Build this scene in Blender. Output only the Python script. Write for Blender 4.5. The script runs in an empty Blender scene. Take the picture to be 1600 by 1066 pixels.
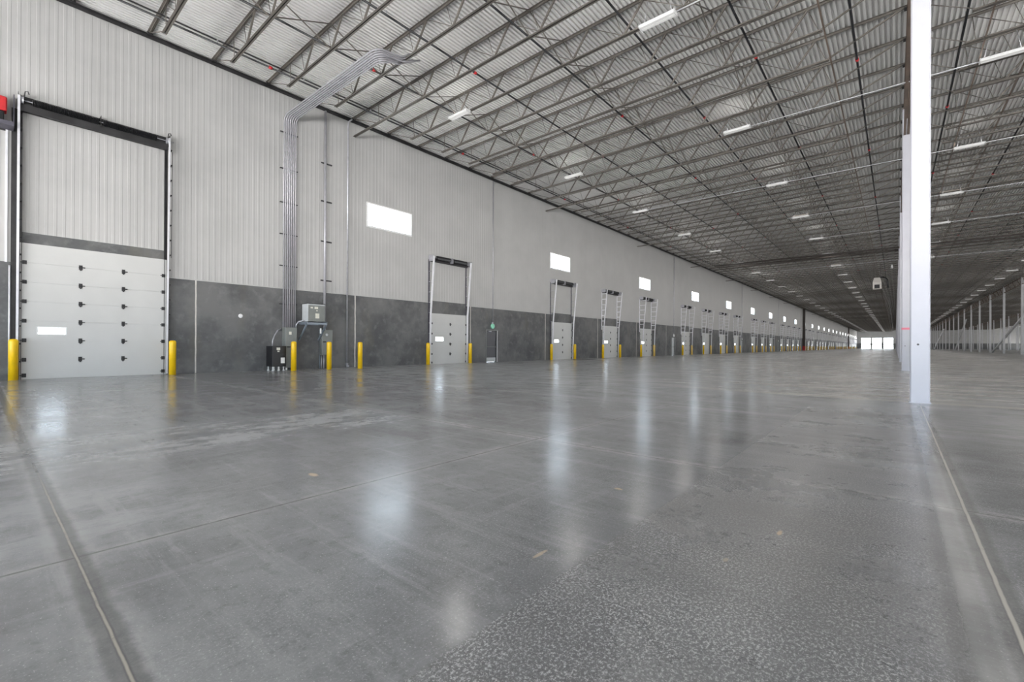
import bpy, math, random
from mathutils import Vector, Matrix
random.seed(7)
C = bpy.context.scene.collection
PI = math.pi

# ------------------------------------------------------------------ helpers
class MB:
    """collects simple solids; build() links them as ONE mesh object"""
    def __init__(s): s.v = []; s.f = []; s.smooth = set()
    def add(s, vs, fs, smooth=False):
        o = len(s.v); s.v += [tuple(v) for v in vs]
        for f in fs:
            if smooth: s.smooth.add(len(s.f))
            s.f.append(tuple(i + o for i in f))
        return s
    def box(s, x0, x1, y0, y1, z0, z1):
        vs = [(x, y, z) for z in (z0, z1) for y in (y0, y1) for x in (x0, x1)]
        return s.add(vs, [(0, 2, 3, 1), (4, 5, 7, 6), (0, 1, 5, 4), (2, 6, 7, 3), (0, 4, 6, 2), (1, 3, 7, 5)])
    def cbox(s, x0, x1, y0, y1, z0, z1, c=.01):
        """box with chamfered vertical and top edges"""
        def ring(i, z):
            a, b, p, q = x0 + i, x1 - i, y0 + i, y1 - i
            return [(a + c, p, z), (b - c, p, z), (b, p + c, z), (b, q - c, z), (b - c, q, z), (a + c, q, z), (a, q - c, z), (a, p + c, z)]
        R = [ring(c * .6, z0), ring(0, z0 + c), ring(0, z1 - c), ring(c * .6, z1)]
        vs = sum(R, []); fs = [tuple(range(7, -1, -1)), tuple(range(24, 32))]
        for k in range(3):
            for i in range(8):
                j = (i + 1) % 8
                fs.append((k * 8 + i, k * 8 + j, k * 8 + 8 + j, k * 8 + 8 + i))
        return s.add(vs, fs)
    def bar(s, p, q, w, h, up=(0, 0, 1)):
        p, q = Vector(p), Vector(q); d = (q - p).normalized()
        a = d.cross(Vector(up))
        if a.length < 1e-4: a = d.cross(Vector((0, 1, 0)))
        a.normalize(); b = a.cross(d)
        a *= w / 2; b *= h / 2
        vs = [p - a - b, p + a - b, p + a + b, p - a + b, q - a - b, q + a - b, q + a + b, q - a + b]
        return s.add(vs, [(3, 2, 1, 0), (4, 5, 6, 7), (0, 1, 5, 4), (1, 2, 6, 5), (2, 3, 7, 6), (3, 0, 4, 7)])
    def tube(s, pts, r, n=8, smooth=True):
        P = [Vector(p) for p in pts]; rings = []
        a = None
        for i, p in enumerate(P):
            d = (P[min(i + 1, len(P) - 1)] - P[max(i - 1, 0)]).normalized()
            if a is None:
                a = d.cross(Vector((0, 0, 1)))
                if a.length < 1e-3: a = d.cross(Vector((0, 1, 0)))
            a = (a - d * a.dot(d)).normalized(); b = d.cross(a)
            rr = r[i] if isinstance(r, (list, tuple)) else r
            rings.append([p + (a * math.cos(t) + b * math.sin(t)) * rr for t in (2 * PI * k / n for k in range(n))])
        vs = sum(rings, []); fs = []
        for k in range(len(P) - 1):
            for i in range(n):
                j = (i + 1) % n; fs.append((k * n + i, k * n + j, k * n + n + j, k * n + n + i))
        s.add(vs, fs, smooth)
        m = len(P) - 1
        return s.add([], [tuple(range(-n * (m + 1), -n * m))[::-1], tuple(range(-n, 0))])
    def slab(s, y0, y1, z0, z1, holes, x0, x1):
        """upright slab in the YZ plane with rectangular openings and their reveals"""
        ys = sorted({y0, y1} | {min(max(h[k], y0), y1) for h in holes for k in (0, 1)})
        zs = sorted({z0, z1} | {min(max(h[k], z0), z1) for h in holes for k in (2, 3)})
        solid = {}
        for i in range(len(ys) - 1):
            for j in range(len(zs) - 1):
                cy, cz = (ys[i] + ys[i + 1]) / 2, (zs[j] + zs[j + 1]) / 2
                solid[i, j] = not any(h[0] < cy < h[1] and h[2] < cz < h[3] for h in holes)
        for (i, j), ok in solid.items():
            if not ok: continue
            a, b, c, d = ys[i], ys[i + 1], zs[j], zs[j + 1]
            s.add([(x1, a, c), (x1, b, c), (x1, b, d), (x1, a, d)], [(0, 1, 2, 3)])
            s.add([(x0, a, c), (x0, b, c), (x0, b, d), (x0, a, d)], [(3, 2, 1, 0)])
            if not solid.get((i - 1, j)): s.add([(x0, a, c), (x1, a, c), (x1, a, d), (x0, a, d)], [(0, 1, 2, 3)])
            if not solid.get((i + 1, j)): s.add([(x0, b, c), (x1, b, c), (x1, b, d), (x0, b, d)], [(3, 2, 1, 0)])
            if not solid.get((i, j - 1)): s.add([(x0, a, c), (x1, a, c), (x1, b, c), (x0, b, c)], [(3, 2, 1, 0)])
            if not solid.get((i, j + 1)): s.add([(x0, a, d), (x1, a, d), (x1, b, d), (x0, b, d)], [(0, 1, 2, 3)])
        return s
    def mesh(s, name, mat):
        me = bpy.data.meshes.new(name)
        n = len(s.v)
        me.from_pydata(s.v, [], [tuple(i % n if i >= 0 else i for i in f) for f in s.f])
        if s.smooth:
            me.polygons.foreach_set('use_smooth', [i in s.smooth for i in range(len(s.f))])
        me.materials.append(mat); me.update()
        return me
    def build(s, name, mat, parent=None, loc=None):
        return link(name, s.mesh(name, mat), parent, loc)

# negative face indices (tube caps) must be resolved when added
_add = MB.add
def _add_resolved(s, vs, fs, smooth=False):
    if not len(vs):
        n = len(s.v)
        for f in fs: s.f.append(tuple(i + n if i < 0 else i for i in f))
        return s
    return _add(s, vs, fs, smooth)
MB.add = _add_resolved

def link(name, me, parent=None, loc=None):
    o = bpy.data.objects.new(name, me); C.objects.link(o)
    if parent: o.parent = parent
    if loc: o.location = loc
    return o
def empty(name, loc=(0, 0, 0)):
    o = bpy.data.objects.new(name, None); C.objects.link(o); o.location = loc
    o.empty_display_size = .2
    return o
def tag(o, label=None, cat=None, group=None, kind=None):
    if label: o['label'] = label
    if cat: o['category'] = cat
    if group: o['group'] = group
    if kind: o['kind'] = kind
    return o
def copy_tree(o, parent=None, loc=None):
    c = o.copy(); C.objects.link(c)
    if parent: c.parent = parent
    if loc is not None: c.location = loc
    for ch in o.children: copy_tree(ch, c)
    return c
ONES = 'zeroth first second third fourth fifth sixth seventh eighth ninth tenth eleventh twelfth thirteenth fourteenth fifteenth sixteenth seventeenth eighteenth nineteenth'.split()
TENS = {20: ('twentieth', 'twenty'), 30: ('thirtieth', 'thirty'), 40: ('fortieth', 'forty')}
def nth(n):
    if n < 20: return ONES[n]
    t, r = n // 10 * 10, n % 10
    return TENS[t][0] if r == 0 else TENS[t][1] + '-' + ONES[r]

# ------------------------------------------------------------------ materials
class NT:
    def __init__(s, name):
        s.m = bpy.data.materials.new(name); s.m.use_nodes = True
        s.t = s.m.node_tree; s.b = s.t.nodes['Principled BSDF']
        s.pos = s.t.nodes.new('ShaderNodeTexCoord').outputs['Object']
    def n(s, kind, **kw):
        nd = s.t.nodes.new('ShaderNode' + kind)
        for k, v in kw.items(): setattr(nd, k, v)
        return nd
    def put(s, sock, v):
        if isinstance(v, bpy.types.NodeSocket): s.t.links.new(v, sock)
        elif hasattr(sock, 'default_value'):
            if isinstance(v, tuple) and len(v) == 3 and len(sock.default_value) == 4: v = v + (1,)
            sock.default_value = v
    def math(s, op, a, b=0., c=0.):
        nd = s.n('Math', operation=op)
        for i, v in enumerate((a, b, c)): s.put(nd.inputs[i], v)
        return nd.outputs[0]
    def xyz(s, v=None):
        nd = s.n('SeparateXYZ'); s.put(nd.inputs[0], v or s.pos); return nd.outputs
    def scale(s, v3, v=None):
        nd = s.n('Mapping'); s.put(nd.inputs['Vector'], v or s.pos); nd.inputs['Scale'].default_value = v3
        return nd.outputs[0]
    def noise(s, scale, detail=4, rough=.55, vec=None, out='Fac'):
        nd = s.n('TexNoise'); nd.inputs['Scale'].default_value = scale; nd.inputs['Detail'].default_value = detail
        nd.inputs['Roughness'].default_value = rough; s.put(nd.inputs['Vector'], vec or s.pos)
        return nd.outputs[out]
    def ramp(s, f, a, b):
        if a > b: return s.math('SUBTRACT', 1., s.ramp(f, b, a))
        nd = s.n('MapRange', interpolation_type='SMOOTHSTEP'); s.put(nd.inputs[0], f)
        nd.inputs[1].default_value = a; nd.inputs[2].default_value = b
        return nd.outputs[0]
    def mix(s, f, a, b):
        nd = s.n('Mix', data_type='RGBA'); s.put(nd.inputs[0], f); s.put(nd.inputs[6], a); s.put(nd.inputs[7], b)
        return nd.outputs[2]
    def band(s, x, lo, hi, soft=.01):
        return s.math('MULTIPLY', s.ramp(x, lo - soft, lo + soft), s.math('SUBTRACT', 1., s.ramp(x, hi - soft, hi + soft)))
    def bump(s, h, strength=.2, dist=.01):
        nd = s.n('Bump'); nd.inputs['Strength'].default_value = strength; nd.inputs['Distance'].default_value = dist
        s.put(nd.inputs['Height'], h); s.t.links.new(nd.outputs[0], s.b.inputs['Normal'])
    def set(s, **kw):
        for k, v in kw.items(): s.put(s.b.inputs[k.replace('_', ' ')], v)
        return s.m

def plain(name, col, rough=.5, metal=0., var=.12, scale=3.):
    t = NT(name)
    f = t.ramp(t.noise(scale, 5), .3, .7)
    lo = tuple(c * (1 - var) for c in col); hi = tuple(min(1, c * (1 + var)) for c in col)
    t.set(Base_Color=t.mix(f, lo, hi), Roughness=t.math('ADD', rough - .06, t.math('MULTIPLY', f, .12)), Metallic=metal)
    return t.m

M = {}
M['panel'] = plain('white_insulated_panel', (.445, .44, .434), .45, 0, .05, .6)
M['door'] = plain('white_door_steel', (.56, .56, .55), .4, 0, .03, .8)
M['steel'] = plain('grey_primed_joist_steel', (.15, .135, .12), .55, .1, .25, .9)
M['girder'] = plain('brown_primed_steel', (.20, .15, .12), .55, .1, .25, .9)
M['dark'] = plain('dark_steel', (.035, .034, .036), .5, .2, .3, 2)
M['black'] = plain('black_enamel', (.012, .012, .014), .35, 0, .2, 2)
M['conduit'] = plain('pale_lilac_conduit', (.43, .425, .46), .4, .3, .08, 5)
M['galv'] = plain('galvanised_steel', (.50, .50, .54), .38, .55, .12, 5)
M['track'] = plain('white_galvanised_track', (.74, .74, .78), .4, .15, .06, 4)
M['trackdark'] = plain('purple_grey_track_side', (.10, .095, .12), .5, .3, .15, 4)
M['grey'] = plain('grey_enclosure_paint', (.21, .22, .21), .45, 0, .06, 4)
M['lgrey'] = plain('light_grey_enclosure_paint', (.50, .52, .53), .45, 0, .05, 4)
M['bluegrey'] = plain('blue_grey_strut', (.28, .32, .37), .4, .4, .1, 4)
M['yellow'] = plain('safety_yellow_paint', (.90, .56, .006), .38, 0, .08, 3)
M['white'] = plain('white_enamel', (.80, .80, .80), .4, 0, .04, 4)
M['paper'] = plain('paper_label', (.72, .70, .62), .7, 0, .04, 8)
M['red'] = plain('red_paint', (.50, .02, .025), .4, 0, .15, 3)
M['column'] = plain('lilac_white_column_paint', (.53, .53, .58), .42, 0, .035, 1.2)
M['greycol'] = plain('pale_grey_column_paint', (.58, .58, .60), .45, 0, .06, .6)
M['caulk'] = plain('pale_caulk', (.60, .58, .54), .7, 0, .1, 5)
M['mint'] = plain('mint_green_plastic', (.30, .72, .52), .35, 0, .05, 5)
M['fin'] = plain('dark_brown_steel_cladding', (.06, .05, .045), .55, .1, .2, .8)
M['darkleaf'] = plain('dark_grey_door_leaf', (.09, .09, .10), .4, 0, .1, 1)
M['pink'] = plain('pink_marking_tape', (.80, .22, .30), .6, 0, .05, 6)
M['heater'] = plain('cream_heater_casing', (.78, .74, .70), .4, 0, .04, 3)

def deck_mat():
    t = NT('galvanised_roof_deck')
    f = t.noise(.35, 4)
    g = t.noise(14, 3, vec=t.scale((1, .12, 1)))
    c = t.mix(t.ramp(f, .3, .7), (.70, .695, .68), (.82, .815, .80))
    t.set(Base_Color=t.mix(t.math('MULTIPLY', g, .25), c, (.6, .6, .6)), Metallic=.0, Roughness=.42)
    return t.m
M['deck'] = deck_mat()

def concrete_wall_mat():
    t = NT('dark_grey_precast_concrete')
    a = t.noise(.55, 8, .62); b = t.noise(2.6, 6, .6); d = t.noise(.9, 3, vec=t.scale((1, 1, .35)))
    c = t.mix(t.ramp(a, .33, .66), (.082, .084, .088), (.165, .165, .163))
    c = t.mix(t.math('MULTIPLY', t.ramp(b, .5, .72), .45), c, (.23, .23, .23))
    c = t.mix(t.math('MULTIPLY', t.ramp(d, .58, .72), .35), c, (.15, .138, .11))
    t.set(Base_Color=c, Roughness=.62); t.bump(b, .12, .01)
    return t.m
M['concrete'] = concrete_wall_mat()

def floor_mat():
    t = NT('polished_concrete_floor')
    X, Y, Z = t.xyz()
    mul = lambda *a: a[0] if len(a) == 1 else t.math('MULTIPLY', a[0], mul(*a[1:]))
    inv = lambda a: t.math('SUBTRACT', 1., a)
    big = t.noise(.30, 3, .5); mid = t.noise(1.1, 9, .72); fine = t.noise(11, 6, .75)
    warp = t.math('MULTIPLY', t.math('SUBTRACT', t.noise(5, 3, .6), .5), .035)
    Xw, Yw = t.math('ADD', X, warp), t.math('ADD', Y, warp)
    sx = t.noise(5, 7, .75, vec=t.scale((.10, 1.1, 1)))       # scratches along X
    sy = t.noise(5, 7, .75, vec=t.scale((1.1, .10, 1)))       # scratches along Y
    trow = t.noise(1.3, 9, .75, vec=t.scale((.5, 1.5, 1)))
    c = t.mix(t.ramp(big, .25, .75), (.165, .165, .172), (.245, .246, .255))
    c = t.mix(mul(t.ramp(mid, .28, .85), .55), c, (.40, .402, .412))
    c = t.mix(mul(t.ramp(mid, .55, .22), .22), c, (.085, .084, .086))
    c = t.mix(mul(t.ramp(trow, .34, 1.0), .5), c, (.45, .452, .462))
    c = t.mix(mul(t.ramp(sx, .50, .70), .55), c, (.42, .42, .425))
    c = t.mix(mul(t.ramp(sy, .52, .72), .45), c, (.42, .42, .43))
    c = t.mix(mul(t.ramp(fine, .48, .74), .42), c, (.08, .08, .082))
    rough = t.math('ADD', .175, mul(t.ramp(mid, .3, .8), .08))
    # white specks: sparse everywhere, dense on the scaled pour strip and by the right-hand joint
    spk = t.noise(70, 4, .85, vec=t.scale((1.15, .8, 1))); spk2 = t.noise(95, 2, .6)
    dens = t.math('ADD', .45, mul(t.ramp(t.noise(1.9, 2, .5), .3, .7), .55))
    strip = mul(t.band(t.math('ADD', X, mul(warp, .6)), 19.43, 20.90, .015), inv(t.ramp(Y, 9.5, 12.2)))
    right = mul(t.ramp(X, 20.9, 21.1), inv(t.ramp(Y, 9., 12.5)))
    zone = t.math('MAXIMUM', strip, t.math('MAXIMUM', mul(right, .45), mul(t.band(X, 18.4, 19.6, .5), .22)))
    c = t.mix(mul(zone, .55), c, (.135, .133, .134))
    c = t.mix(mul(t.ramp(spk2, .64, .70), .7), c, (.58, .58, .58))
    c = t.mix(mul(t.ramp(spk, .53, .60), dens, zone, .95), c, (.66, .66, .67))
    c = t.mix(mul(t.ramp(spk2, .56, .64), dens, zone, .7), c, (.62, .61, .605))
    c = t.mix(mul(t.ramp(spk, .46, .38), zone, .35), c, (.07, .07, .07))
    rough = t.math('ADD', rough, mul(strip, .08))
    # pale scuffs on the strip towards the column, brownish tint in the middle
    c = t.mix(mul(strip, t.band(Y, 5.2, 8.6, .8), t.ramp(sx, .36, .66), .6), c, (.47, .47, .475))
    c = t.mix(mul(strip, t.band(Y, 2.2, 4.0, .6), t.ramp(mid, .25, .75), .30), c, (.20, .175, .15))
    # dark trowelled band beside the joint
    c = t.mix(mul(t.band(Xw, 20.84, 20.985, .02), .55), c, (.10, .098, .096))
    def lines(v, first, pitch):
        u = t.math('ABSOLUTE', t.math('SUBTRACT', t.math('FRACT', t.math('ADD', t.math('DIVIDE', t.math('SUBTRACT', v, first), pitch), .5)), .5))
        return mul(u, pitch)
    jit = t.math('ADD', X, mul(warp, .25)); jjt = t.math('ADD', Y, mul(warp, .25))
    dx = lines(jit, 17.4, 3.65); dy = lines(jjt, .34, 4.06)
    worn = t.ramp(fine, .25, .6)
    cut = t.math('MAXIMUM', inv(t.ramp(dx, .004, .016)), inv(t.ramp(dy, .004, .014)))
    dust = t.math('MAXIMUM', mul(inv(t.ramp(dx, .015, .10)), .6), inv(t.ramp(dy, .02, .13)))
    edge = t.math('MAXIMUM', mul(inv(t.ramp(dx, .05, .35)), .4), mul(inv(t.ramp(dy, .05, .4)), .7))
    c = t.mix(mul(edge, t.ramp(trow, .38, .62), .5), c, (.40, .40, .405))
    c = t.mix(mul(dust, t.ramp(fine, .36, .62), t.ramp(mid, .30, .55), .75), c, (.52, .51, .50))
    c = t.mix(mul(cut, worn, .75), c, (.07, .07, .07))
    # dusty scuffed band
    scn = t.ramp(t.noise(1.4, 10, .82, vec=t.scale((1, .4, 1))), .43, .60)
    scuff = mul(t.band(X, 13.2, 15.1, .5), scn, t.band(Y, -4, 4.3, .7))
    c = t.mix(mul(scuff, .85), c, (.50, .505, .515))
    rough = t.math('ADD', rough, mul(scuff, .16))
    c = t.mix(mul(t.band(X, 13.0, 17.4, .4), t.band(Y, -.5, 1.0, .5), scn, .6), c, (.46, .465, .475))
    # paler slabs farther off, their extra brightness painted into the colour
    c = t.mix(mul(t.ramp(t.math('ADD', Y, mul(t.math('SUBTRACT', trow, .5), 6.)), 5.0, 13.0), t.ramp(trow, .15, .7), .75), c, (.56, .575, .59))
    # bare dusty bays beyond the column line
    bare = mul(t.ramp(Y, 12.2, 12.7), t.ramp(t.math('ADD', X, mul(Y, .35)), 16, 26))
    streak = t.noise(.8, 8, .72, vec=t.scale((.30, 2.2, 1)))
    dn = t.ramp(streak, .36, .64)
    c = t.mix(mul(bare, dn, .75), c, (.56, .53, .485))
    c = t.mix(mul(t.band(Yw, 12.25, 12.66, .08), t.band(X, 17.0, 42, 1.5), .65), c, (.64, .615, .56))
    rough = t.math('ADD', rough, mul(bare, dn, .12))
    # caulked joints
    endx = inv(t.ramp(Y, 11.4, 12.0)); endy = inv(t.ramp(X, 20.9, 21.0))
    c = t.mix(mul(t.band(Xw, 20.995, 21.11, .02), endx, .55), c, (.09, .088, .086))
    c = t.mix(mul(t.band(Yw, .285, .385, .02), endy, .60), c, (.09, .089, .09))
    c = t.mix(mul(t.band(jit, 21.044, 21.060, .004), endx, t.ramp(fine, .15, .45)), c, (.52, .49, .44))
    c = t.mix(mul(t.band(jjt, .335, .344, .003), endy, t.ramp(fine, .2, .5), t.ramp(X, 14.6, 16.5)), c, (.44, .41, .35))
    # tan stains
    for px, py, rx, ry, k in [(16.85, 1.88, .07, .035, .85), (19.22, 1.97, .014, .075, .6), (20.15, 3.14, .016, .05, .85), (19.02, 3.26, .04, .025, .8), (20.0, 2.55, .014, .03, .4)]:
        q = t.math('ADD', t.math('POWER', t.math('DIVIDE', t.math('SUBTRACT', X, px), rx), 2.), t.math('POWER', t.math('DIVIDE', t.math('SUBTRACT', Y, py), ry), 2.))
        q = t.math('ADD', q, mul(fine, 2.4))
        c = t.mix(mul(inv(t.ramp(q, 1.4, 2.4)), k), c, (.66, .52, .36))
    # dark wet stain by the second dock door
    q = t.math('ADD', t.math('POWER', t.math('DIVIDE', t.math('SUBTRACT', X, 1.2), .45), 2.), t.math('POWER', t.math('DIVIDE', t.math('SUBTRACT', Y, 32.2), 2.0), 2.))
    c = t.mix(mul(inv(t.ramp(q, .7, 1.2)), .8), c, (.05, .05, .052))
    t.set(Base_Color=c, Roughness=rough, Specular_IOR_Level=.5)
    t.bump(t.math('ADD', mul(fine, .4), mid), .05, .01)
    return t.m
M['floor'] = floor_mat()

def glass_mat():
    t = NT('window_glass')
    out = t.t.nodes['Material Output']
    tr = t.n('BsdfTransparent'); gl = t.n('BsdfGlossy'); gl.inputs['Roughness'].default_value = .02
    lw = t.n('LayerWeight'); lw.inputs[0].default_value = .5
    fr = t.math('ADD', .04, t.math('MULTIPLY', t.math('POWER', lw.outputs['Facing'], 5.), .5))
    mx = t.n('MixShader'); t.t.links.new(fr, mx.inputs[0]); t.t.links.new(tr.outputs[0], mx.inputs[1]); t.t.links.new(gl.outputs[0], mx.inputs[2])
    t.t.links.new(mx.outputs[0], out.inputs['Surface'])
    return t.m
M['glass'] = glass_mat()
def lens_mat():
    t = NT('lamp_diffuser'); t.set(Base_Color=(.6, .6, .6), Roughness=.4, Emission_Color=(1, .97, .93), Emission_Strength=LENS)
    return t.m
LENS = .25
M['lens'] = lens_mat()

# ------------------------------------------------------------------ dimensions (metres; X away from the dock wall, Y along it)
Y0, Y1, XR = -14., 400., 82.4
BAY = 16.15
ROWS = [21.06, 36.36, 51.66, 66.96]
COL0 = 12.42
JOIST0, JSTEP = 12.05, 2.01875
SLOPE = .0095
def zd(x): return 12.40 + SLOPE * x          # underside of the roof deck
BAND = 3.61                                   # top of the concrete
DOOR1 = (.87, 4.48, 4.24)
docks = [17.09]
for g in [3, 4, 3, 4, 3, 4, 3, 4, 3, 4, 3, 4]:
    docks.append(docks[-1] + 12.15)
    for _ in range(g - 1): docks.append(docks[-1] + 8.1)
docks = [d for d in docks if d < Y1 - 6]
DW, DH = 2.78, 2.98
mans = []
off = [4.7, 8.9]
gaps = [i for i in range(len(docks) - 1) if docks[i + 1] - docks[i] > 10]
for k, i in enumerate(gaps): mans.append(docks[i] + off[k % 2])
MW, MH = 1.0, 2.12
wins = [14.26 + BAY * k for k in range(24) if 14.26 + BAY * k < Y1 - 5]
WW, WZ0, WZ1 = 2.82, 7.19, 8.43
FINS = [156., 322.]

# ------------------------------------------------------------------ the shell
REAR, SIDE = 4.3, 1.6
def shell():
    m = MB(); m.add([(-.3, Y0, 0), (XR, Y0, 0), (XR, Y1 + .2, 0), (-.3, Y1 + .2, 0), (-.3, Y0, -.2), (XR, Y0, -.2), (XR, Y1 + .2, -.2), (-.3, Y1 + .2, -.2)],
                    [(0, 1, 2, 3), (7, 6, 5, 4), (0, 4, 5, 1), (1, 5, 6, 2), (2, 6, 7, 3), (3, 7, 4, 0)])
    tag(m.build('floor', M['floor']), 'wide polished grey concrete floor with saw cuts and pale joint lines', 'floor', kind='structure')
    # roof deck
    m = MB(); pts = []; x = -.3; P = .1524
    while x < XR:
        for dx, dz in ((0, 0), (.072, 0), (.077, .08), (.147, .08)): pts.append((x + dx, dz))
        x += P
    pts.append((x, 0))
    ys = [Y0 + (Y1 + .3 - Y0) * k / 12 for k in range(13)]
    vs = [(px, y, zd(px) + pz) for y in ys for px, pz in pts]; n = len(pts)
    fs = [(k * n + i, k * n + n + i, k * n + n + i + 1, k * n + i + 1) for k in range(12) for i in range(n - 1)]
    m.add(vs, fs)
    # roof membrane above, closes the deck from outside
    m.add([(-.3, Y0, zd(0) + .25), (XR, Y0, zd(XR) + .25), (XR, Y1 + .3, zd(XR) + .25), (-.3, Y1 + .3, zd(0) + .25)], [(0, 1, 2, 3)])
    tag(m.build('ceiling', M['deck']), 'corrugated galvanised steel roof deck above the joists', 'ceiling', kind='structure')
    # concrete band with door openings
    holes = [(DOOR1[0], DOOR1[1], -1, DOOR1[2])] + [(d, d + DW, -1, DH) for d in docks] + [(d, d + MW, -1, MH) for d in mans]
    m = MB().slab(Y0, Y1, 0, BAND, [(a, b, c, min(d, BAND + 1)) for a, b, c, d in holes], -.25, 0)
    # lintels standing above the band
    m.box(-.25, .004, DOOR1[0] - .05, DOOR1[1] + .02, DOOR1[2], 4.575)
    for d in docks: m.box(-.25, .015, d - .03, d + DW + .03, DH + .01, BAND + .1)
    w = m.build('wall_left', M['concrete'])
    tag(w, 'dark grey mottled concrete lower wall of the dock side', 'wall', kind='structure')
    # pale caulk in the vertical joints of the concrete panels
    j = 5.46
    js = [5.46]; y = 12.23
    while y < 130: js.append(y); y += 8.08
    for y in js:
        if any(a - .25 < y < b + .25 for a, b, _, _ in holes): continue
        q = MB(); z = 0.; px = 0
        while z < BAND - .01:
            nx = random.uniform(-.008, .008); q.bar((.001, y + px, z), (.001, y + nx, min(z + .3, BAND)), .045 if y < 6 else .06, .006, (1, 0, 0)); px = nx; z += .3
        q.build('joint_caulk', M['caulk'], w)
    # ribbed upper wall
    m = MB(); pts = []; y = Y0; P = .2032
    while y < Y1:
        for dy, dx in ((0, 0), (.112, 0), (.126, .005), (.189, .005)): pts.append((y + dy, dx))
        y += P
    tabs = [(DOOR1[0] - .05, DOOR1[1] + .02, 0, 4.575)] + [(d - .03, d + DW + .03, 0, BAND + .1) for d in docks]
    wh = [(c - WW / 2, c + WW / 2, WZ0, WZ1) for c in wins]
    top = zd(0) + .2
    for (a, xa), (b, xb) in zip(pts, pts[1:]):
        cy = (a + b) / 2
        cuts = [(BAND, top)]
        for h in tabs:
            if h[0] < cy < h[1]: cuts = [(h[3], top)]
        for h in wh:
            if h[0] < cy < h[1]: cuts = [(cuts[0][0], h[2]), (h[3], top)]
        for z0, z1 in cuts: m.add([(xa, a, z0), (xb, b, z0), (xb, b, z1), (xa, a, z1)], [(0, 1, 2, 3)])
    # outer skin
    m.slab(Y0, Y1, BAND, top, wh, -.25, -.2)
    tag(m.build('wall_left', M['panel']), 'white ribbed metal panel upper wall of the dock side', 'wall', kind='structure')
    m = MB()
    ends = [DOOR1[1] + .03] + [e for d in docks for e in (d - .05, d + DW + .05)] + [Y1]
    for a, b in zip(ends[0::2], ends[1::2]): m.box(.0, .022, a, b, BAND - .03, BAND + .01)
    tag(m.build('trim_1', M['panel']), 'narrow metal sill strip where white panels meet the concrete', 'trim', kind='structure')
    m = MB().box(.012, .10, Y0, Y1, zd(0) - .1, zd(0) - .075).box(.012, .03, Y0, Y1, zd(0) - .22, zd(0) - .075)
    tag(m.build('trim_2', M['dark']), 'dark steel ledger angle along the top of the white wall', 'trim', kind='structure')
    # far end wall with tall glazing
    gl = []
    for k in range(3):
        a = 2.4 + 6.05 * k
        gl += [(a, a + 5.2, .02, 2.75), (a, a + 5.2, 3.3, 7.4)]
    m = MB(); q = MB().slab(-.25, XR, 0, BAND, [h for h in gl], 0, .25)
    def turn(v): return (v[1], Y1 + v[0], v[2])
    q.v = [turn(v) for v in q.v]; q.f = [tuple(reversed(f)) for f in q.f]
    tag(q.build('wall_back', M['concrete']), 'dark concrete base of the distant end wall', 'wall', kind='structure')
    q = MB().slab(-.25, XR, BAND, 13.3, gl, 0, .25)
    q.v = [turn(v) for v in q.v]; q.f = [tuple(reversed(f)) for f in q.f]
    tag(q.build('wall_back', M['panel']), 'pale panel upper part of the distant end wall', 'wall', kind='structure')
    for i, h in enumerate(gl):
        e = empty('window_%d' % (len(wins) + 1 + i), ((h[0] + h[1]) / 2, Y1, h[2]))
        w2 = (h[1] - h[0]) / 2; hh = h[3] - h[2]
        MB().box(-w2, w2, -.06, .1, 0, .1).box(-w2, w2, -.06, .1, hh - .1, hh).box(-w2, -w2 + .1, -.06, .1, .1, hh - .1).box(w2 - .1, w2, -.06, .1, .1, hh - .1).build('window_frame', M['grey'], e)
        MB().box(-w2 + .1, w2 - .1, .0, .02, .1, hh - .1).build('pane', M['glass'], e)
        col = ['left', 'middle', 'right'][i // 2]; row = ['lower', 'upper'][i % 2]
        tag(e, 'glowing %s glazing at the far end of the hall, %s of three' % (row, col), 'window', kind='structure')
    m = MB().box(-.25, XR, Y0 - .25, Y0, REAR, 13.4)
    tag(m.build('wall_front', M['panel']), 'pale panel wall above the open loading side behind the viewpoint', 'wall', kind='structure')
    m = MB().box(XR, XR + .25, Y0, Y1 + .25, SIDE, 13.4)  # strip below this unseen wall left open, added to let in daylight
    tag(m.build('wall_right', M['panel']), 'plain pale wall far to the right, above an added daylight gap', 'wall', kind='structure')
shell()

# ------------------------------------------------------------------ high windows
def windows():
    me_f = MB()
    w2, t = WW / 2 + .02, .07
    hh = WZ1 - WZ0 + .04
    me_f.box(-.25, .035, -w2, w2, -.02, t).box(-.25, .035, -w2, w2, hh - t - .02, hh - .02).box(-.25, .035, -w2, -w2 + t, t, hh - t - .02).box(-.25, .035, w2 - t, w2, t, hh - t - .02)
    mf = me_f.mesh('window_frame', M['white'])
    mp = MB().box(-.13, -.11, -w2 + t, w2 - t, t, hh - t - .02).mesh('pane', M['glass'])
    for i, c in enumerate(wins):
        e = empty('window_%d' % (i + 1), (0, c, WZ0))
        link('window_frame', mf, e); link('pane', mp, e)
        if i == 0: lab = 'largest glowing high window, on the white wall right of the conduits'
        elif i < 9: lab = 'glowing white high window, %s along the left wall from the conduits' % nth(i + 1)
        else: lab = 'tiny glowing high window on the left wall beyond the dark pier'
        tag(e, lab, 'window', 'distant high windows' if i >= 9 else 'high windows on the dock wall', 'structure')
windows()

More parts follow.
